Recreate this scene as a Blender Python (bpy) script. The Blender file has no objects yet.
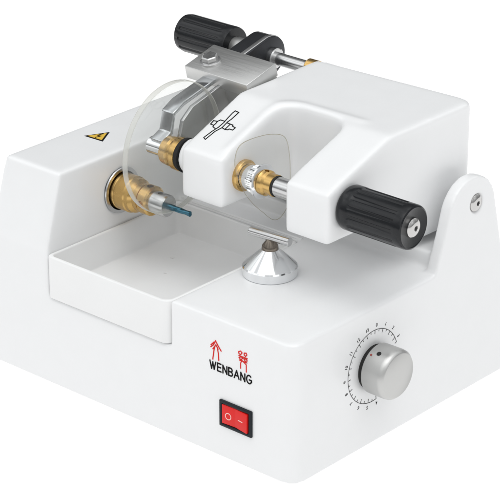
import bpy, bmesh, math
from mathutils import Vector, Matrix
K = 0.01                       # numbers below are centimetres
sc = bpy.context.scene
C = sc.collection
PI = math.pi

# ------------------------------------------------------------------ materials
def mat(name, col, rough=.4, metal=0., coat=0., noise=None, bump=0., bscale=300., aniso=0., spec=.5):
    m = bpy.data.materials.new(name); m.use_nodes = True
    nt = m.node_tree; b = nt.nodes['Principled BSDF']
    b.inputs['Base Color'].default_value = (*col, 1)
    b.inputs['Roughness'].default_value = rough
    b.inputs['Metallic'].default_value = metal
    b.inputs['Coat Weight'].default_value = coat
    b.inputs['Coat Roughness'].default_value = .12
    b.inputs['Anisotropic'].default_value = aniso
    b.inputs['Specular IOR Level'].default_value = spec
    tc = nt.nodes.new('ShaderNodeTexCoord')
    if noise:
        n = nt.nodes.new('ShaderNodeTexNoise'); n.inputs['Scale'].default_value = noise[0]; n.inputs['Detail'].default_value = 5
        mp = nt.nodes.new('ShaderNodeMapping'); mp.inputs['Scale'].default_value = noise[2] if len(noise) > 2 else (1, 1, 1)
        nt.links.new(tc.outputs['Object'], mp.inputs['Vector']); nt.links.new(mp.outputs[0], n.inputs['Vector'])
        r = nt.nodes.new('ShaderNodeMapRange'); r.inputs['To Min'].default_value = rough - noise[1]; r.inputs['To Max'].default_value = rough + noise[1]
        nt.links.new(n.outputs['Fac'], r.inputs['Value']); nt.links.new(r.outputs[0], b.inputs['Roughness'])
        mx = nt.nodes.new('ShaderNodeMix'); mx.data_type = 'RGBA'
        mx.inputs['A'].default_value = (*[c * (1 - noise[1] * .5) for c in col], 1); mx.inputs['B'].default_value = (*[min(1, c * (1 + noise[1] * .3)) for c in col], 1)
        nt.links.new(n.outputs['Fac'], mx.inputs['Factor']); nt.links.new(mx.outputs['Result'], b.inputs['Base Color'])
    if bump:
        n2 = nt.nodes.new('ShaderNodeTexNoise'); n2.inputs['Scale'].default_value = bscale; n2.inputs['Detail'].default_value = 3
        bp = nt.nodes.new('ShaderNodeBump'); bp.inputs['Strength'].default_value = bump; bp.inputs['Distance'].default_value = .0006
        nt.links.new(tc.outputs['Object'], n2.inputs['Vector']); nt.links.new(n2.outputs['Fac'], bp.inputs['Height']); nt.links.new(bp.outputs[0], b.inputs['Normal'])
    return m

M = {}
M['enamel'] = mat('white_enamel', (.85, .855, .86), .33, coat=.3, noise=(60, .04), bump=.10, bscale=260)
M['tray'] = mat('white_tray_plastic', (.85, .852, .85), .38, coat=.2, noise=(50, .05), bump=.08, bscale=300)
M['black'] = mat('black_bakelite', (.010, .011, .013), .24, coat=.12, noise=(90, .06), bump=.12, bscale=400, spec=.28)
M['rubber'] = mat('black_frame_plastic', (.012, .016, .02), .4, noise=(90, .05), spec=.2)
M['red'] = mat('red_switch_plastic', (.72, .012, .01), .35, coat=.05, noise=(90, .05), spec=.25)
M['chrome'] = mat('chrome', (.82, .83, .84), .09, 1., noise=(40, .03))
M['steel'] = mat('turned_steel', (.60, .60, .60), .24, 1., noise=(300, .09, (4, .2, .2)), aniso=.4)
M['alu'] = mat('brushed_aluminium', (.68, .68, .67), .42, 1., noise=(260, .08, (.15, 3, 3)), bump=.1, bscale=900)
M['dialmetal'] = mat('satin_aluminium', (.56, .56, .55), .42, 1., noise=(200, .05), bump=.06, bscale=900)
M['screw'] = mat('zinc_plated_steel', (.58, .57, .56), .2, 1., noise=(150, .08))
M['lever'] = mat('polished_flat_steel', (.62, .64, .66), .14, 1., noise=(60, .03))
M['greyink'] = mat('grey_ink', (.06, .06, .06), .7, noise=(200, .1), spec=.1)
M['pin'] = mat('bronzed_steel', (.22, .19, .16), .25, 1., noise=(150, .08))
M['scuff'] = mat('grey_scuff', (.40, .39, .37), .6, noise=(200, .1))
M['brass'] = mat('brass', (.66, .43, .16), .27, 1., noise=(120, .09))
M['darkmetal'] = mat('dark_oxide_metal', (.035, .037, .042), .35, .6, noise=(150, .1))
M['blue'] = mat('blue_coated_steel', (.07, .19, .26), .25, 1., noise=(150, .05))
M['ink'] = mat('black_ink', (.012, .012, .012), .7, noise=(200, .1), spec=.1)
M['redink'] = mat('red_ink', (.68, .03, .025), .7, noise=(200, .1), spec=.1)
M['whiteink'] = mat('pale_ink', (.9, .6, .55), .6, noise=(200, .1))
M['yellow'] = mat('yellow_sticker', (.75, .48, .06), .45, noise=(120, .1))
M['socket'] = mat('dark_socket', (.01, .01, .01), .7, noise=(120, .1))
M['reddot'] = mat('red_paint_dot', (.30, .05, .04), .6, noise=(120, .1))

def clear(name, tint, ior, extra=0.):
    m = bpy.data.materials.new(name); m.use_nodes = True; nt = m.node_tree
    out = nt.nodes['Material Output']; nt.nodes.remove(nt.nodes['Principled BSDF'])
    tr = nt.nodes.new('ShaderNodeBsdfTransparent'); tr.inputs['Color'].default_value = (*tint, 1)
    gl = nt.nodes.new('ShaderNodeBsdfGlossy'); gl.inputs['Roughness'].default_value = .03
    lw = nt.nodes.new('ShaderNodeLayerWeight'); lw.inputs['Blend'].default_value = .5
    fr = nt.nodes.new('ShaderNodeMath'); fr.operation = 'POWER'; fr.inputs[1].default_value = ior; nt.links.new(lw.outputs['Facing'], fr.inputs[0])
    n = nt.nodes.new('ShaderNodeTexNoise'); n.inputs['Scale'].default_value = 60
    ad = nt.nodes.new('ShaderNodeMath'); ad.operation = 'MULTIPLY_ADD'; ad.inputs[1].default_value = .11; 
    nt.links.new(n.outputs['Fac'], ad.inputs[0]); nt.links.new(fr.outputs[0], ad.inputs[2])
    mx = nt.nodes.new('ShaderNodeMixShader')
    nt.links.new(ad.outputs[0], mx.inputs[0]); nt.links.new(tr.outputs[0], mx.inputs[1]); nt.links.new(gl.outputs[0], mx.inputs[2])
    last = mx
    if extra:  # pale diffuse mix; on lens faces it stands in for reflection
        df = nt.nodes.new('ShaderNodeBsdfDiffuse'); df.inputs['Color'].default_value = (.80, .79, .75, 1)
        m2 = nt.nodes.new('ShaderNodeMixShader'); m2.inputs[0].default_value = extra; df.inputs['Color'].default_value = (.74, .74, .70, 1)
        nt.links.new(mx.outputs[0], m2.inputs[1]); nt.links.new(df.outputs[0], m2.inputs[2]); last = m2
    nt.links.new(last.outputs[0], out.inputs['Surface'])
    return m
M['lens'] = clear('clear_lens_plastic', (.97, .975, .97), 4., .045)
M['lensthin'] = clear('clear_spectacle_plastic', (.985, .985, .98), 5., .015)
M['lensrim'] = clear('ground_lens_edge', (.82, .82, .79), 3., .45)
M['thinrim'] = clear('tan_lens_edge', (.74, .70, .60), 3., .10)

# ------------------------------------------------------------------ mesh helpers
ROOT = {}
def root(name, label, cat, loc, group=None):
    o = bpy.data.objects.new(name, None); C.objects.link(o); o.empty_display_size = .02
    o.location = Vector(loc) * K; o['label'] = label; o['category'] = cat
    if group: o['group'] = group
    ROOT[o.name] = Vector(loc); return o
def rootloc(p):
    while p.parent: p = p.parent
    return ROOT.get(p.name, Vector((0, 0, 0)))
def finish(name, me, m, parent, angle=35, loc=None):
    """me in cm world coordinates -> linked object"""
    off = rootloc(parent) if parent else Vector(loc or (0, 0, 0))
    me.transform(Matrix.Scale(K, 4) @ Matrix.Translation(-off))
    me.name = name; mi = [p.material_index for p in me.polygons] if isinstance(m, list) else None; me.materials.clear()
    for x in (m if isinstance(m, list) else [m]): me.materials.append(x)
    for p in me.polygons: p.use_smooth = True
    if mi:
        for p, k in zip(me.polygons, mi): p.material_index = k
    me.set_sharp_from_angle(angle=math.radians(angle))
    o = bpy.data.objects.new(name, me); C.objects.link(o)
    if parent: o.parent = parent
    else:
        o.location = off * K; ROOT[o.name] = off
    return o
def bm_me(bm):
    bmesh.ops.recalc_face_normals(bm, faces=bm.faces)
    me = bpy.data.meshes.new('tmp'); bm.to_mesh(me); bm.free(); return me

def prism(poly, axis, a, b):
    """polygon (2d) extruded along axis a..b. x:(y,z)  y:(x,z)  z:(x,y)"""
    bm = bmesh.new()
    def P(p, t): return {'x': (t, p[0], p[1]), 'y': (p[0], t, p[1]), 'z': (p[0], p[1], t)}[axis]
    A = [bm.verts.new(P(p, a)) for p in poly]; B = [bm.verts.new(P(p, b)) for p in poly]
    bm.faces.new(A); bm.faces.new(B[::-1]); n = len(poly)
    for i in range(n): bm.faces.new((A[i], A[(i + 1) % n], B[(i + 1) % n], B[i]))
    return bm
def box(x0, x1, y0, y1, z0, z1): return prism([(x0, y0), (x1, y0), (x1, y1), (x0, y1)], 'z', z0, z1)
def rrect(x0, x1, y0, y1, rs, n=7):
    """rounded rectangle, radii bl br tr tl"""
    out = []
    for (cx, cy, a0, r) in ((x0, y0, PI, rs[0]), (x1, y0, 1.5 * PI, rs[1]), (x1, y1, 0, rs[2]), (x0, y1, .5 * PI, rs[3])):
        if r <= 0: out.append((cx, cy)); continue
        sx = 1 if cx == x0 else -1; sy = 1 if cy == y0 else -1
        for i in range(n + 1):
            a = a0 + .5 * PI * i / n
            out.append((cx + sx * r + r * math.cos(a), cy + sy * r + r * math.sin(a)))
    return out
def solid(bm, cuts=(), adds=(), bevel=0., seg=4, ang=30, voxel=0., soft=10):
    """boolean build, baked to a mesh"""
    tmp = []
    def ob(b):
        bmesh.ops.recalc_face_normals(b, faces=b.faces)
        me = bpy.data.meshes.new('t'); b.to_mesh(me); b.free()
        o = bpy.data.objects.new('t', me); C.objects.link(o); tmp.append(o); return o
    o = ob(bm)
    for lst, op in ((adds, 'UNION'), (cuts, 'DIFFERENCE')):
        for b in lst:
            q = ob(b); md = o.modifiers.new('b', 'BOOLEAN'); md.operation = op; md.object = q; md.solver = 'EXACT'
    bpy.context.view_layer.update()
    me = bpy.data.meshes.new_from_object(o.evaluated_get(bpy.context.evaluated_depsgraph_get()))
    for t in tmp:
        d = t.data; bpy.data.objects.remove(t); bpy.data.meshes.remove(d)
    b2 = bmesh.new(); b2.from_mesh(me)
    bmesh.ops.remove_doubles(b2, verts=b2.verts, dist=.002)
    bmesh.ops.dissolve_limit(b2, angle_limit=math.radians(.5), verts=b2.verts, edges=b2.edges)
    b2.to_mesh(me); b2.free()
    if voxel:                                   # soft cast-metal fillets
        o = bpy.data.objects.new('t', me); C.objects.link(o)
        md = o.modifiers.new('r', 'REMESH'); md.mode = 'VOXEL'; md.voxel_size = voxel; md.adaptivity = 0
        sm = o.modifiers.new('s', 'SMOOTH'); sm.factor = .5; sm.iterations = soft
        bpy.context.view_layer.update()
        me2 = bpy.data.meshes.new_from_object(o.evaluated_get(bpy.context.evaluated_depsgraph_get()))
        bpy.data.objects.remove(o); me = me2
    if bevel:
        o = bpy.data.objects.new('t', me); C.objects.link(o)
        md = o.modifiers.new('v', 'BEVEL'); md.width = bevel; md.segments = seg; md.limit_method = 'ANGLE'; md.angle_limit = math.radians(ang)
        md.harden_normals = False; md.use_clamp_overlap = False
        wn = o.modifiers.new('w', 'WEIGHTED_NORMAL'); wn.keep_sharp = True
        bpy.context.view_layer.update()
        me2 = bpy.data.meshes.new_from_object(o.evaluated_get(bpy.context.evaluated_depsgraph_get()))
        bpy.data.objects.remove(o); me = me2
    return me
def lathe(prof, c, axis='x', n=64, rf=None, caps=True):
    """prof: (t, r) along axis through c (other two coords); rf(theta, t, r) -> r"""
    bm = bmesh.new(); rings = []
    for (t, r) in prof:
        ring = []
        for i in range(n):
            th = 2 * PI * i / n; q = rf(th, t, r) if rf else r
            u, v = q * math.cos(th), q * math.sin(th)
            p = {'x': (t, c[0] + u, c[1] + v), 'y': (c[0] + u, t, c[1] + v), 'z': (c[0] + u, c[1] + v, t)}[axis]
            ring.append(bm.verts.new(p))
        rings.append(ring)
    for A, B in zip(rings, rings[1:]):
        for i in range(n): bm.faces.new((A[i], A[(i + 1) % n], B[(i + 1) % n], B[i]))
    if caps: bm.faces.new(rings[0]); bm.faces.new(rings[-1][::-1])
    return bm
def hexbm(c, r, a, b, axis='x', rot=0.): return lathe([(a, r), (b - .06, r), (b, r * .93)], c, axis, 6, lambda th, t, q: q)
def strokes(name, lines, r, m, parent, frame, closed=()):
    """thin round ink lines; lines in 2d, frame(p)->3d cm"""
    cu = bpy.data.curves.new('t', 'CURVE'); cu.dimensions = '3D'; cu.bevel_depth = r; cu.bevel_resolution = 1; cu.use_fill_caps = True
    if name.startswith('printed'):             # even stroke width: one piece per straight run, ends overlapping a little
        q = []
        for L in lines:
            for a_, b_ in zip(L, L[1:]):
                d = Vector((b_[0] - a_[0], b_[1] - a_[1])); d = d / max(d.length, 1e-6) * r * .6
                q.append([(a_[0] - d.x, a_[1] - d.y), (b_[0] + d.x, b_[1] + d.y)])
        lines = q
    for L in lines:
        sp = cu.splines.new('POLY'); sp.points.add(len(L) - 1)
        for i, p in enumerate(L): sp.points[i].co = (*frame(p), 1)
    o = bpy.data.objects.new('t', cu); C.objects.link(o); bpy.context.view_layer.update()
    me = bpy.data.meshes.new_from_object(o.evaluated_get(bpy.context.evaluated_depsgraph_get()))
    bpy.data.objects.remove(o); bpy.data.curves.remove(cu)
    return finish(name, me, m, parent)
def text(name, s, size, m, parent, mtx, bold=0., align='CENTER', spacing=1.):
    cu = bpy.data.curves.new('t', 'FONT'); cu.body = s; cu.size = size; cu.extrude = .008; cu.offset = bold; cu.align_x = align; cu.align_y = 'CENTER'; cu.space_character = spacing
    o = bpy.data.objects.new('t', cu); C.objects.link(o); bpy.context.view_layer.update()
    me = bpy.data.meshes.new_from_object(o.evaluated_get(bpy.context.evaluated_depsgraph_get()))
    bpy.data.objects.remove(o); bpy.data.curves.remove(cu); me.transform(mtx)
    return finish(name, me, m, parent) if name else me
FRONT = Matrix(((1, 0, 0, 0), (0, 0, -1, 0), (0, 1, 0, 0), (0, 0, 0, 1)))      # text plane -> x,z facing -y
SIDE = Matrix(((0, 0, 1, 0), (1, 0, 0, 0), (0, 1, 0, 0), (0, 0, 0, 1)))        # text plane -> y,z facing +x
def join(mes):
    bm = bmesh.new()
    for me in mes: bm.from_mesh(me)
    return bm

# ------------------------------------------------------------------ setting: white ground, glow added so no shadow shows
gm = bpy.data.materials.new('glowing_white_ground'); gm.use_nodes = True
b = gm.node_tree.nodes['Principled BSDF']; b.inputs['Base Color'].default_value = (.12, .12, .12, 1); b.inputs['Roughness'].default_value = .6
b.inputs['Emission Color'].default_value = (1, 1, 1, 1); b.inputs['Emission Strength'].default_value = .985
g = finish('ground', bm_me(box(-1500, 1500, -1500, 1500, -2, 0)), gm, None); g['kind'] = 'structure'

# ------------------------------------------------------------------ the machine
R = root('lens_cutting_machine', 'white enamel lens cutting machine with hinged arm, black handle and silver dial', 'lens cutter', (-14.5, 11.8, 0))

# base housing
foot = rrect(-29.8, 0, 0, 24.6, (.6, 1.0, .5, 1.0), 8)
plate = [(15.2, 10.5), (16.35, 13.6)]
for i in range(13):
    a = math.radians(158 - i * 150 / 12); plate.append((19.3 + 2.75 * math.cos(a), 14.0 + 2.75 * math.sin(a)))
plate += [(23.0, 10.5), (24.0, 5.0), (24.7, 0.)]
over = [(-3, 10.5)] + plate + [(30, 0), (30, 30), (-3, 30)]
cuts = [prism(over, 'x', -1.05, 3),
        box(-23.4, -1.0, -3, 16.0, 10.5, 30), box(-23.4, -1.0, 15.9, 30, 11.7, 30),
        prism([(-3, 10.5), (0, 10.5), (1.55, 16.1), (3, 21.5), (-3, 30)], 'x', -40, -23.3),
        box(-40, -23.3, -3, 40, 16.1, 40), prism([(-29.75, -1), (-28.95, 16.2), (-28.9, 40), (-60, 40), (-60, -1)], 'y', -5, 40), prism([(23.1, 12.2), (24.7, 0), (40, 0), (40, 40), (23.1, 40)], 'x', -60, 5),
        prism(rrect(-23.37, -11.25, -5, 13.75, (0, 0, .5, .5)), 'z', 7.0, 20),
        lathe([(-26, 1.62), (-23, 1.62)], (7.75, 12.95)), lathe([(-.35, .72), (1, .72)], (19.8, 14.6), n=40)]
base = finish('base_housing', solid(prism(foot, 'z', 0, 17), cuts, voxel=.13, soft=18), M['enamel'], R, angle=80)
# deck surface seam line strip behind the tray
strokes('rear_lip', [[(-23.2, 13.95), (-11.2, 13.95)]], .13, M['enamel'], base, lambda p: (p[0], p[1], 10.45))

# hinge screws
def dome_screw(name, parent, x, c, r, socket=.42):
    s = finish(name, bm_me(lathe([(x - .3, r * .9), (x, r * .92), (x + r * .18, r * .9), (x + r * .34, r * .75), (x + r * .42, r * .5), (x + r * .46, r * .26), (x + r * .40, r * .24)], c, n=36)), M['screw'], parent)
    finish('hex_socket', bm_me(lathe([(x + r * .36, r * .23), (x + r * .41, r * .23)], c, n=6)), M['socket'], s); return s
dome_screw('hinge_screw', R, -.22, (19.8, 14.6), .72)
finish('hinge_axle', bm_me(lathe([(-23.6, .22), (-.9, .22)], (19.8, 14.6), n=32)), M['steel'], R)

# printed words and emblem on the front face
def arc(cx, cz, rx, rz, a0, a1, n=14): return [(cx + rx * math.cos(math.radians(a0 + (a1 - a0) * k / n)), cz + rz * math.sin(math.radians(a0 + (a1 - a0) * k / n))) for k in range(n + 1)]
GL = {'W': (.62, [[(0, 1), (.17, 0), (.31, .9), (.45, 0), (.62, 1)]]), 'E': (.38, [[(.38, 1), (0, 1), (0, 0), (.38, 0)], [(0, .52), (.34, .52)]]),
      'N': (.42, [[(0, 0), (0, 1), (.42, 0), (.42, 1)]]),
      'B': (.40, [[(.0, .52), (0, 1), (.2, 1)] + arc(.2, .76, .17, .24, 90, -90) + [(0, .52)], [(0, .52), (0, 0), (.22, 0)] + arc(.22, .26, .18, .26, -90, 90)]),
      'A': (.50, [[(0, 0), (.25, 1), (.5, 0)], [(.1, .34), (.4, .34)]]),
      'G': (.50, [arc(.26, .5, .26, .52, 48, 330, 22) + [(.5, .26), (.5, .46), (.28, .46)]])}
xp = -7.56; LS = []
for ch in 'WENBANG':
    w_, st_ = GL[ch]
    for L_ in st_: LS.append([(xp + p[0] * .86, 6.57 + p[1] * .58) for p in L_])
    xp += w_ * .86 + .165
strokes('printed_lettering', LS, .056, M['ink'], R, lambda p: (p[0], 0.0, p[1]))
T = [[(-7.46, 8.2), (-7.22, 8.42), (-7.03, 8.78), (-6.82, 8.5), (-6.52, 8.16)], [(-7.44, 8.36), (-7.18, 8.62)], [(-7.27, 8.1), (-7.0, 8.48), (-6.8, 8.22)], [(-7.12, 8.3), (-7.2, 7.9), (-7.29, 7.31)], [(-6.86, 8.3), (-6.78, 7.9), (-6.74, 7.4)],
     [(-4.94, 8.64), (-4.75, 8.75), (-4.62, 8.66), (-4.75, 8.49), (-4.9, 8.5), (-4.94, 8.64)], [(-4.44, 8.7), (-4.25, 8.75), (-4.19, 8.64), (-4.31, 8.49), (-4.44, 8.56), (-4.44, 8.7)],
     [(-4.91, 8.37), (-4.15, 8.37)], [(-4.9, 8.23), (-4.69, 8.33), (-4.57, 8.26), (-4.75, 8.1), (-4.9, 8.23)], [(-4.47, 8.26), (-4.23, 8.3), (-4.16, 8.2), (-4.34, 8.11), (-4.47, 8.26)],
     [(-4.86, 8.04), (-4.19, 8.04)], [(-4.64, 8.11), (-4.75, 7.85), (-4.75, 7.46)], [(-4.62, 8.08), (-4.25, 7.88), (-4.25, 7.34)]]
A_EMB, B_EMB = T[:5], T[5:]
for o_, seg_ in (('printed_emblem', A_EMB), ('printed_emblem', B_EMB)):
    strokes(o_, seg_,   .048 if seg_ is not B_EMB else .042, M['redink'], R, lambda p: (p[0], -.005, p[1]))

# rocker switch
sw = finish('power_switch', solid(box(-6.62, -3.68, -.16, .6, 2.52, 4.52), [box(-6.40, -3.95, -.4, .05, 2.74, 4.28)], bevel=.06, seg=2), M['rubber'], R)
rk = finish('rocker', solid(prism([(-6.37, .10), (-6.37, -.16), (-5.2, -.08), (-3.99, -.28), (-3.99, .10)], 'z', 2.78, 4.24), bevel=.05, seg=3, ang=12), M['red'], sw)
ringpts = [(-5.80 + .24 * math.cos(t * PI / 8), 3.45 + .24 * math.sin(t * PI / 8)) for t in range(17)]
strokes('off_mark', [ringpts], .035, M['whiteink'], rk, lambda p: (p[0], -.16 + (p[0] + 6.37) * .068 , p[1]))
strokes('on_mark', [[(-4.88, 3.5), (-4.42, 3.5)]], .035, M['whiteink'], rk, lambda p: (p[0], -.085 - (p[0] + 5.2) * .165, p[1]))

# dial with printed scale
dc = (8.35, 6.05)
dk = finish('dial_knob', bm_me(lathe([(.34, 1.74), (.42, 1.82), (1.75, 1.84), (2.02, 1.80), (2.20, 1.66), (2.24, 1.60), (2.24, .2)], dc, n=96)), M['dialmetal'], R)
finish('dial_boss', bm_me(lathe([(-.1, 1.62), (.34, 1.62), (.35, 1.5)], dc)), M['socket'], R)  # near-black, paints in the shadow of the gap behind the knob
def dot(name, ang, x, r, m):
    a = math.radians(ang); n = Vector((0, math.cos(a), math.sin(a))); p = Vector((x, dc[0] + 1.835 * n.y, dc[1] + 1.835 * n.z))
    bm = bmesh.new(); bmesh.ops.create_cone(bm, cap_ends=True, segments=20, radius1=r, radius2=r, depth=.03)
    q = n.to_track_quat('Z', 'Y'); bmesh.ops.transform(bm, matrix=Matrix.Translation(p) @ q.to_matrix().to_4x4(), verts=bm.verts)
    finish(name, bm_me(bm), m, dk)
dot('grub_screw_hole', 117, 1.15, .17, M['socket']); dot('red_index_dot', 126, .66, .08, M['reddot'])
lines = []; r0 = 2.72
A0, A1 = -81, -81 - 259                # sweep clockwise seen from outside (angle in y,z plane)
lines.append([(dc[0] + r0 * math.cos(math.radians(A0 + (A1 - A0) * i / 80)), dc[1] + r0 * math.sin(math.radians(A0 + (A1 - A0) * i / 80))) for i in range(81)])
for i in range(28):
    a = math.radians(A0 + (A1 - A0) * i / 27); l = .30 if i % 2 == 0 else .18
    lines.append([(dc[0] + r * math.cos(a), dc[1] + r * math.sin(a)) for r in (r0, r0 - l)])
ds = strokes('dial_scale', lines, .022, M['greyink'], R, lambda p: (.004, p[0], p[1]))
num = []
for i, s in enumerate(['4', '5', '6', '7', '8', '9', '10', '11', '12', '13', '0', '1', '2', '3']):
    a = math.radians(A0 + (A1 - A0) * i / 13.3); r = 3.05
    num.append(text('', s, .36, None, None, Matrix.Translation((.006, dc[0] + r * math.cos(a), dc[1] + r * math.sin(a))) @ SIDE @ Matrix.Rotation(a - PI / 2, 4, 'Z'), bold=.004))
nb = join(num); me = bpy.data.meshes.new('n'); nb.to_mesh(me); nb.free()
finish('scale_numerals', me, M['greyink'], ds)

# warning sticker on the tower
def tri(c, pts, s, z0, z1):
    return prism([(c[0] + (p[0] - c[0]) * s, c[1] + (p[1] - c[1]) * s) for p in pts], 'z', z0, z1)
tp = [(-27.35, 7.95), (-26.45, 9.75), (-25.5, 8.05)]; tc_ = (-26.43, 8.6)
st = finish('warning_sticker', bm_me(tri(tc_, tp, 1.0, 16.08, 16.115)), M['ink'], R)
finish('sticker_face', bm_me(tri(tc_, tp, .74, 16.09, 16.13)), M['yellow'], st)
strokes('bolt_mark', [[(-26.5, 9.15), (-26.62, 8.62), (-26.3, 8.7), (-26.45, 8.2)]], .045, M['ink'], st, lambda p: (p[0], p[1], 16.13))

# spindle: washer, stepped brass, steel collet, blue cutter
sp_c = (7.75, 12.95)
finish('spindle_washer', bm_me(lathe([(-23.6, 1.60), (-23.30, 1.78), (-23.22, 1.74), (-23.22, 1.5), (-23.6, 1.45)], sp_c)), M['steel'], R)
def slotted(th, t, r): return r
spn = finish('spindle', solid(lathe([(-25, 1.38), (-23.0, 1.38), (-22.96, 1.34), (-22.9, 1.34), (-22.86, 1.38), (-22.0, 1.38), (-21.9, 1.30), (-21.6, 1.28), (-21.35, 1.05), (-20.95, 1.05), (-20.92, .98), (-20.82, .98), (-20.78, 1.12), (-20.1, 1.12), (-19.98, 1.0)], sp_c, n=72),
              [lathe([(-30, .33), (30, .33)], (0, 0), n=24)] and [lathe([(12.9, .27), (16, .27)], (-20.4, 7.75), 'z', 20), lathe([(3, .27), (6.9, .27)], (-20.4, 12.95), 'y', 20)]), M['brass'], R, angle=14)
# lathe with axis y takes c=(x,z); z takes (x,y)
col_ = finish('collet', solid(lathe([(-20.2, .84), (-18.72, .84), (-18.6, .76), (-18.6, .3)], sp_c, n=64), [lathe([(13.2, .2), (16, .2)], (-19.4, 7.75), 'z', 20)]), M['steel'], spn)
def flute(th, t, r): return r * (.66 + .34 * abs(math.cos(th + (t + 18.6) * 2.2)) ** .6)
finish('cutter', bm_me(lathe([(-18.9, .24), (-18.1, .24)] + [(-18.05 + i * .05, .21) for i in range(32)], sp_c, n=28, rf=lambda th, t, r: r if t < -18.07 else flute(th, t, r))), M['blue'], spn)

# swing arm
prof = [(6.3, 14.95), (6.3, 18.62), (12.5, 21.1), (21.2, 21.3), (21.2, 12.35), (15.6, 12.3), (12.0, 14.95)]
slot = rrect(-12.1, -6.4, 3, 13.0, (0, 0, 1.5, 1.7), 8)
ax = (8.5, 16.95)
arm_me = lambda extra: solid(prism(prof, 'x', -16.05, -2.5), [prism(slot, 'z', 5, 30), prism([(-2, 21.7), (-3.6, 21.7), (-3.6, 21.2)] + [(-3.6 + 1.1 * math.sin(i * PI / 12), 20.1 + 1.1 * math.cos(i * PI / 12)) for i in range(1, 7)] + [(-2, 20.1)], 'z', 5, 30)],
               adds=[lathe([(-17.4, 1.34), (-15.0, 1.34)], (ax[0] + .1, ax[1] + .1), n=40)] + extra, voxel=.13, soft=42)
# raised moulding round the slot's rim
rim = []
pts = [(-12.55, 7.3), (-12.55, 9.5), (-12.55, 11.4)]
for i in range(9):
    a = PI - i * PI / 16; pts.append((-10.75 + 1.8 * math.cos(a), 11.6 + 1.8 * math.sin(a)))
pts += [(-9.0, 13.42), (-7.6, 13.42), (-5.6, 13.45)]
def topz(y):
    P = [(6.3, 18.62), (12.5, 21.1), (21.2, 21.3)]
    for (a, za), (b_, zb) in zip(P, P[1:]):
        if a <= y <= b_: return za + (zb - za) * (y - a) / (b_ - a)
    return 18
def tube(P, r, n=12):
    bm = bmesh.new(); rings = []
    for i, p in enumerate(P):
        d = (Vector(P[min(len(P) - 1, i + 1)]) - Vector(P[max(0, i - 1)])).normalized()
        s_ = d.cross(Vector((0, 0, 1))).normalized(); u_ = s_.cross(d)
        rings.append([bm.verts.new(Vector(p) + s_ * r * math.cos(2 * PI * k / n) + u_ * r * math.sin(2 * PI * k / n)) for k in range(n)])
    for A, B in zip(rings, rings[1:]):
        for k in range(n): bm.faces.new((A[k], A[(k + 1) % n], B[(k + 1) % n], B[k]))
    bm.faces.new(rings[0]); bm.faces.new(rings[-1][::-1]); return bm
arm = finish('swing_arm', arm_me([tube([(p[0], p[1], topz(p[1]) - .27) for p in pts], .45)]), M['enamel'], R, angle=80)
for v_ in arm.data.vertices:
    q_ = v_.co / K + rootloc(arm); t_ = max(0., min(1., (q_.y - 8) / 13)); v_.co.x += K * .6 * t_ * max(0, (q_.x + 16) / 13.5); v_.co.y += K * .75 * t_ * max(0, (q_.x + 16) / 13.5)

# printed symbol on the left prong
S = [[(-15.1, 7.74), (-14.85, 7.62), (-14.75, 8.52), (-14.53, 9.02), (-14.56, 9.64), (-14.49, 9.94), (-14.46, 10.72), (-14.83, 10.76), (-14.87, 10.51), (-14.84, 9.99), (-14.78, 9.48), (-14.82, 8.93), (-14.97, 8.45), (-15.1, 7.74)],
     [(-14.88, 8.75), (-15.25, 8.86), (-15.3, 9.0), (-15.62, 9.02), (-15.66, 9.38), (-15.32, 9.42), (-15.2, 9.62), (-14.83, 9.62)], [(-15.3, 9.0), (-15.28, 9.18), (-15.32, 9.42)],
     [(-14.53, 9.02), (-14.2, 8.95), (-13.95, 9.0), (-13.93, 9.1), (-13.6, 9.1), (-13.58, 9.36), (-13.9, 9.42), (-13.95, 9.52), (-14.5, 9.55)], [(-14.2, 8.95), (-14.2, 9.5)]]
strokes('printed_symbol', S, .04, M['ink'], arm, lambda p: (p[0], p[1], 18.62 + (p[1] - 6.3) * .4 + .006))

# clamp shaft and pads
finish('clamp_shaft', bm_me(lathe([(-18.0, .5), (-11.0, .5), (-10.0, .72), (-5.9, .72)], ax, n=48)), M['steel'], R)
finish('brass_washer', bm_me(lathe([(-12.3, 1.12), (-11.85, 1.16), (-11.78, 1.12), (-11.78, .5)], ax)), M['brass'], R)
def knurl(th, t, r): return r * (1 + .035 * math.cos(40 * th)) if r > .98 else r
finish('clamp_cup', bm_me(lathe([(-11.75, .85), (-11.6, .92), (-11.0, .92), (-10.98, 1.0), (-10.5, 1.0), (-10.45, .9)], ax, n=240, rf=knurl)), M['chrome'], R)
finish('clamp_flange', bm_me(lathe([(-10.42, 1.15), (-10.36, 1.26), (-10.22, 1.26), (-10.15, 1.15), (-10.15, .5)], ax)), M['chrome'], R)
bc = finish('brass_collar', solid(lathe([(-10.2, .62), (-10.1, .92), (-9.75, .92), (-9.6, .78), (-9.0, .80), (-8.95, .7)], ax, n=48), [lathe([(17.2, .16), (19, .16)], (-9.85, ax[0]), 'z', 16)]), M['brass'], R)
finish('collar_gap', bm_me(lathe([(-8.96, .76), (-8.82, .76)], ax, n=48)), M['socket'], R)  # dark gap beside the brass collar, its shade drawn as a black ring

# outer clamp (left of arm) holding the round lens
finish('outer_brass_pad', bm_me(lathe([(-19.35, .9), (-19.3, 1.05), (-18.75, 1.1), (-18.6, .98), (-18.3, 1.02), (-18.2, 1.22), (-17.75, 1.22), (-17.7, 1.1)], ax)), M['brass'], R)
finish('outer_seal_ring', bm_me(lathe([(-17.72, 1.24), (-17.38, 1.3)], (ax[0] + .05, ax[1] + .05))), M['socket'], R)
finish('outer_clamp_tip', bm_me(lathe([(-21.0, .55), (-20.9, .66), (-19.4, .66)], ax, n=40)), M['chrome'], R)

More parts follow.
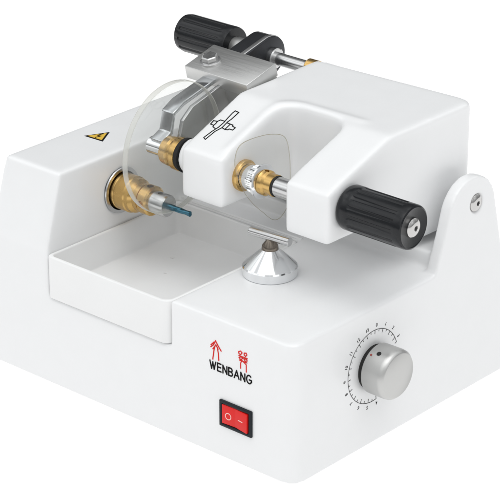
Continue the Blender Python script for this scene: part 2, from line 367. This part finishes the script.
# bent polished lever from the clamp up to the block
cen = [(8.0, 17.55), (9.0, 18.05), (9.3, 19.45), (10.3, 19.95), (14.2, 20.9)]
def strip(path, x0, x1, th):
    up = []; dn = []
    for i, p in enumerate(path):
        a = Vector(path[max(0, i - 1)]); b_ = Vector(path[min(len(path) - 1, i + 1)]); d = (b_ - a).normalized(); n = Vector((-d.y, d.x)) * th / 2
        up.append(tuple(Vector(p) + n)); dn.append(tuple(Vector(p) - n))
    return prism(up + dn[::-1], 'x', x0, x1)
finish('lever', solid(strip(cen, -20.55, -19.35, .34), bevel=.09, seg=3, ang=15), M['lever'], R, angle=25)
gus = [(7.6, 16.9), (9.2, 17.75), (9.55, 19.0), (10.6, 19.8), (14.2, 20.75), (15.5, 20.0), (15.5, 17.5), (12.0, 16.4), (9.5, 16.2)]
finish('lever_web', solid(prism(gus, 'x', -19.1, -18.75), bevel=.05, seg=2), M['steel'], R)

# aluminium block, tilted, with hex bolt
tilt = math.atan2(.8, 3.1)
ROLL = Matrix.Translation((-16.1, 13.4, 21.3)) @ Matrix.Rotation(math.radians(.5), 4, 'Y') @ Matrix.Translation((16.1, -13.4, -21.3))
def rolled(me): me.transform(ROLL); return me
def tl(y, z): return (13.4 + y * math.cos(tilt) - z * math.sin(tilt), 21.3 + y * math.sin(tilt) + z * math.cos(tilt))
blk = finish('clamp_block', rolled(solid(prism([tl(0, 0), tl(3.3, 0), tl(3.3, -1.05), tl(0, -1.05)], 'x', -22.2, -16.1), bevel=.05, seg=2)), M['alu'], R)
finish('block_body', solid(prism([tl(.25, -1.0), tl(3.2, -1.0), tl(3.6, -5.0), tl(.6, -5.0)], 'x', -20.6, -16.15), bevel=.05, seg=2), M['alu'], R)
def tiltobj(bm):
    bmesh.ops.transform(bm, matrix=ROLL @ Matrix.Translation((0, 13.4, 21.3)) @ Matrix.Rotation(tilt, 4, 'X'), verts=bm.verts); return bm
wsh = finish('bolt', bm_me(tiltobj(lathe([(.14, .62), (.50, .62), (.58, .54)], (-20.75, 1.3), 'z', 6))), M['steel'], blk)
finish('bolt_washer', bm_me(tiltobj(lathe([(.0, .78), (.12, .78), (.14, .72)], (-20.75, 1.3), 'z', 40))), M['steel'], blk)

# rear shaft, knob and eccentric
rax = (22.0, 20.0)
def fluted(n, depth, t0, t1):
    def f(th, t, r):
        if t < t0 - 1e-6 or t > t1 + 1e-6: return r
        c = math.cos(n * th); return r - depth * max(0., min(1., (c - .55) * 5))
    return f
finish('rear_shaft', bm_me(lathe([(-25.5, .5), (-16.8, .5)], rax, n=40)), M['steel'], R)
finish('rear_neck', bm_me(lathe([(-25.0, .78), (-23.4, .78)], rax, n=48)), M['dialmetal'], R)
finish('rear_knob', bm_me(lathe([(-30.2, 1.2), (-30.0, 1.42), (-29.6, 1.5), (-29.55, 1.5), (-25.8, 1.5), (-25.75, 1.5), (-25.1, 1.5), (-24.95, 1.44), (-24.9, .8), (-25.2, .75)], rax, n=168, rf=fluted(12, .09, -29.56, -25.78))), M['black'], R)
def stadium(c, r, L, ang, n=18):
    a = math.radians(ang); out = []
    for i in range(n + 1):
        t = a - PI / 2 + PI * i / n; out.append((c[0] + r * math.cos(t), c[1] + r * math.sin(t)))
    d = (-math.cos(a), -math.sin(a))
    q = out[-1]; p0 = out[0]
    out.append((q[0] + d[0] * L, q[1] + d[1] * L)); out.append((p0[0] + d[0] * L, p0[1] + d[1] * L)); return out
ecc = finish('rear_eccentric', solid(prism(stadium((21.9, 20.1), 1.55, 3.6, 14), 'x', -22.9, -21.1), bevel=.06, seg=2, ang=50), M['darkmetal'], R)
finish('eccentric_band', solid(prism(stadium((21.9, 20.1), 1.60, 3.55, 14), 'x', -21.65, -21.25), bevel=.03, seg=2, ang=50), M['steel'], ecc)
finish('eccentric_boss', bm_me(lathe([(-21.15, .8), (-20.7, .8), (-20.62, .72)], rax, n=40)), M['steel'], ecc)
finish('rear_bushing', bm_me(lathe([(-17.6, .55), (-17.5, .64), (-16.6, .64)], (22.0, 20.1), n=40)), M['brass'], R)
finish('shaft_bracket', solid(box(-16.4, -14.6, 21.0, 22.6, 16.5, 20.6), bevel=.15, seg=3), M['enamel'], R)

# black fluted handle on the right prong
hb = [(-2.52, 1.38), (-2.4, 1.52), (-2.2, 1.60), (-1.55, 1.60), (-1.5, 1.58), (-1.3, 1.58), (2.3, 1.58), (2.35, 1.58), (2.85, 1.58), (3.0, 1.53), (3.06, 1.42), (3.02, 1.34), (2.96, .8), (2.9, .6)]
def hf(th, t, r):
    if t < -1.32 or t > 2.32: return r
    c = math.cos(14 * th); return r - .10 * max(0., min(1., (c - .25) * 5))
han = finish('handle', bm_me(lathe(hb, (8.5, 17.25), n=224, rf=hf)), M['black'], R)
dome_screw('end_screw', han, 2.90, (8.5, 17.25), .76)

# chrome lens rest with cross bar
kc = (-8.99, 7.85)
rest = finish('lens_rest', bm_me(lathe([(10.45, 1.86), (10.56, 1.95), (11.15, 1.97), (11.25, 1.90)], kc, 'z', 72)), M['chrome'], R)
bmc = lathe([(11.25, 1.90), (12.42, .62), (12.42, .3)], kc, 'z', 96)
o_ = finish('polished_cone', bm_me(bmc), M['chrome'], rest, angle=30)
finish('pointed_pin', bm_me(lathe([(12.40, .60), (12.52, .60), (12.72, .56), (13.25, .16)], kc, 'z', 40)), M['pin'], rest)
bar = lathe([(-1.74, .27), (-1.68, .32), (1.68, .32), (1.74, .27)], (0, 0), 'x', 40)
bmesh.ops.transform(bar, matrix=Matrix.Translation((-9.0, 7.85, 13.36)) @ Matrix.Rotation(math.radians(5), 4, 'Z'), verts=bar.verts)
finish('cross_bar', bm_me(bar), M['steel'], rest)

# ------------------------------------------------------------------ removable drip tray
tr = solid(prism(rrect(-23.32, -11.3, -.16, 13.68, (.5, .8, .45, .45), 6), 'z', 7.05, 10.33),
           [prism(rrect(-23.05, -11.62, .18, 13.38, (.4, .6, .5, .4), 6), 'z', 7.75, 12)], bevel=.11, seg=3)
t_o = finish('drip_tray', tr, M['tray'], None, loc=(-17.3, 6.7, 7.05))
t_o['label'] = 'shallow white rectangular tray set into the machine below the brass spindle'; t_o['category'] = 'tray'

for L_ in ([(-17.9, 2.1), (-17.75, 2.25)], [(-18.8, 7.3), (-18.62, 7.42)], [(-20.3, 9.6), (-20.12, 9.66), (-20.05, 9.8)]):
    strokes('scuff_mark', [L_], .024, M['scuff'], t_o, lambda p: (p[0], p[1], 7.745))

# ------------------------------------------------------------------ lenses
def lensmesh(pts, x, th, bulge, inner=.96):
    n = len(pts); cy = sum(p[0] for p in pts) / n; cz = sum(p[1] for p in pts) / n
    bm = bmesh.new(); rad = [1., inner, .85, .65, .4, .15]
    def ring(s, dx): return [bm.verts.new((x + dx + bulge * (1 - s * s), cy + (p[0] - cy) * s, cz + (p[1] - cz) * s)) for p in pts]
    F = [ring(s, th / 2 - (.02 if s == 1 else 0)) for s in rad]; B = [ring(s, -th / 2 + (.02 if s == 1 else 0)) for s in rad]
    def band(A, B_, mi):
        for i in range(n):
            f = bm.faces.new((A[i], A[(i + 1) % n], B_[(i + 1) % n], B_[i])); f.material_index = mi
    for L in (F, B):
        for k, (A, B_) in enumerate(zip(L, L[1:])): band(A, B_, 1 if k == 0 else 0)
        bm.faces.new(L[-1])
    band(F[0], B[0], 1)
    return bm
circ = [(7.75 + 4.9 * math.cos(i * PI / 60), 17.68 + 4.9 * math.sin(i * PI / 60)) for i in range(120)]
l1 = finish('round_lens', bm_me(lensmesh(circ, -18.15, .46, 0, .985)), [M['lens'], M['lensrim']], None, loc=(-18.15, 7.75, 12.7))
l1['label'] = 'large clear round lens blank clamped left of the arm above the blue cutter'; l1['category'] = 'lens'; l1['group'] = 'lenses clamped in the machine'
from mathutils import geometry
cp = [(-1.9, 1.2), (-1.9, 2.3), (-1.3, 3.0), (.4, 3.05), (2.2, 2.75), (3.5, 2.1), (4.0, .6), (4.1, -1.5), (3.9, -3.2), (3.1, -4.0), (2.2, -3.95), (1.0, -2.95), (-.1, -1.9), (-1.1, -.6)]
sm = []
N = len(cp)
for i in range(N):
    p0, p1, p2, p3 = [Vector(cp[(i + k) % N]) for k in (-1, 0, 1, 2)]
    for s in range(6):
        t = s / 6; q = .5 * ((2 * p1) + (p2 - p0) * t + (2 * p0 - 5 * p1 + 4 * p2 - p3) * t * t + (3 * p1 - p0 - 3 * p2 + p3) * t ** 3)
        sm.append((ax[0] + q.x * .98, ax[1] + q.y * .98))
l2 = finish('shaped_lens', bm_me(lensmesh(sm, -11.15, .05, .12, .985)), [M['lensthin'], M['thinrim']], None, loc=(-11.15, 8.5, 12.9))
l2['label'] = 'thin clear spectacle lens held by the clamp between the two white prongs'; l2['category'] = 'lens'; l2['group'] = 'lenses clamped in the machine'

# ------------------------------------------------------------------ studio light
w = bpy.data.worlds.new('World'); sc.world = w; w.use_nodes = True; nt = w.node_tree
bg = nt.nodes['Background']
tcn = nt.nodes.new('ShaderNodeTexCoord'); sep = nt.nodes.new('ShaderNodeSeparateXYZ'); nt.links.new(tcn.outputs['Generated'], sep.inputs[0])
def node(t, **kw):
    n = nt.nodes.new(t)
    for k, v in kw.items(): setattr(n, k, v)
    return n
# added surroundings: bright overhead, noise patches and dark back shaped for metal reflections
noi = node('ShaderNodeTexNoise'); noi.inputs['Scale'].default_value = 2.6; noi.inputs['Detail'].default_value = 1.5; nt.links.new(tcn.outputs['Generated'], noi.inputs['Vector'])
mr = node('ShaderNodeMapRange', interpolation_type='SMOOTHSTEP'); mr.inputs['From Min'].default_value = .42; mr.inputs['From Max'].default_value = .56; mr.inputs['To Min'].default_value = .50; mr.inputs['To Max'].default_value = 1.05
nt.links.new(noi.outputs['Fac'], mr.inputs['Value'])
dt = node('ShaderNodeVectorMath', operation='DOT_PRODUCT'); dt.inputs[1].default_value = (-.60, .68, .42); nt.links.new(tcn.outputs['Generated'], dt.inputs[0])
m3 = node('ShaderNodeMapRange', interpolation_type='SMOOTHSTEP'); m3.inputs['From Min'].default_value = .62; m3.inputs['From Max'].default_value = .92; m3.inputs['To Min'].default_value = 1.; m3.inputs['To Max'].default_value = .22
nt.links.new(dt.outputs['Value'], m3.inputs['Value'])
mu = node('ShaderNodeMath', operation='MULTIPLY'); nt.links.new(mr.outputs[0], mu.inputs[0]); nt.links.new(m3.outputs[0], mu.inputs[1])
zr = node('ShaderNodeMapRange'); zr.inputs['From Min'].default_value = 0; zr.inputs['From Max'].default_value = 1; zr.inputs['To Min'].default_value = .12; zr.inputs['To Max'].default_value = 2.02
nt.links.new(sep.outputs['Z'], zr.inputs['Value'])
mz = node('ShaderNodeMath', operation='MULTIPLY'); nt.links.new(mu.outputs[0], mz.inputs[0]); nt.links.new(zr.outputs[0], mz.inputs[1])
nt.links.new(mz.outputs[0], bg.inputs['Strength']); bg.inputs['Color'].default_value = (.975, .99, 1, 1)
def area(name, loc, target, sx, sy, power, col=(1, 1, 1)):
    l = bpy.data.lights.new(name, 'AREA'); l.shape = 'RECTANGLE'; l.size = sx; l.size_y = sy; l.energy = power; l.color = col
    o = bpy.data.objects.new(name, l); C.objects.link(o); o.location = loc
    o.rotation_euler = (Vector(target) - Vector(loc)).to_track_quat('-Z', 'Y').to_euler()
tgt = (-.14, .1, .1)
area('added_softbox', (.55, -.42, 2.15), tgt, 1.7, 1.4, 9, (1, .985, .96))  # unseen lamp, put overhead to fill tray and deck
area('added_softbox', (-1.5, -.9, 1.0), tgt,   .5, 1.0, .8, (.95, .98, 1))  # unseen weak lamp, added for a cooler tone on the front

# ------------------------------------------------------------------ camera
a, p, f, D = math.radians(41.5), math.radians(24), 2400., 162.
Rv = Vector((math.cos(a), math.sin(a), 0)); Fv = Vector((-math.sin(a) * math.cos(p), math.cos(a) * math.cos(p), -math.sin(p))); Uv = Rv.cross(Fv)
pos = -(Fv * D + Rv * (43.5 / f * D) - Uv * (238 / f * D))
cam = bpy.data.cameras.new('camera'); co = bpy.data.objects.new('camera', cam); C.objects.link(co)
mt = Matrix((Rv, Uv, -Fv)).transposed().to_4x4(); mt.translation = pos * K; co.matrix_world = mt
cam.sensor_width = 36; cam.lens = 36 * f / 500; cam.clip_start = .05; cam.clip_end = 200
sc.camera = co
sc.view_settings.view_transform = 'Standard'; sc.view_settings.look = 'None'; sc.view_settings.exposure = 0; sc.view_settings.gamma = 1
sc.cycles.transparent_max_bounces = 16
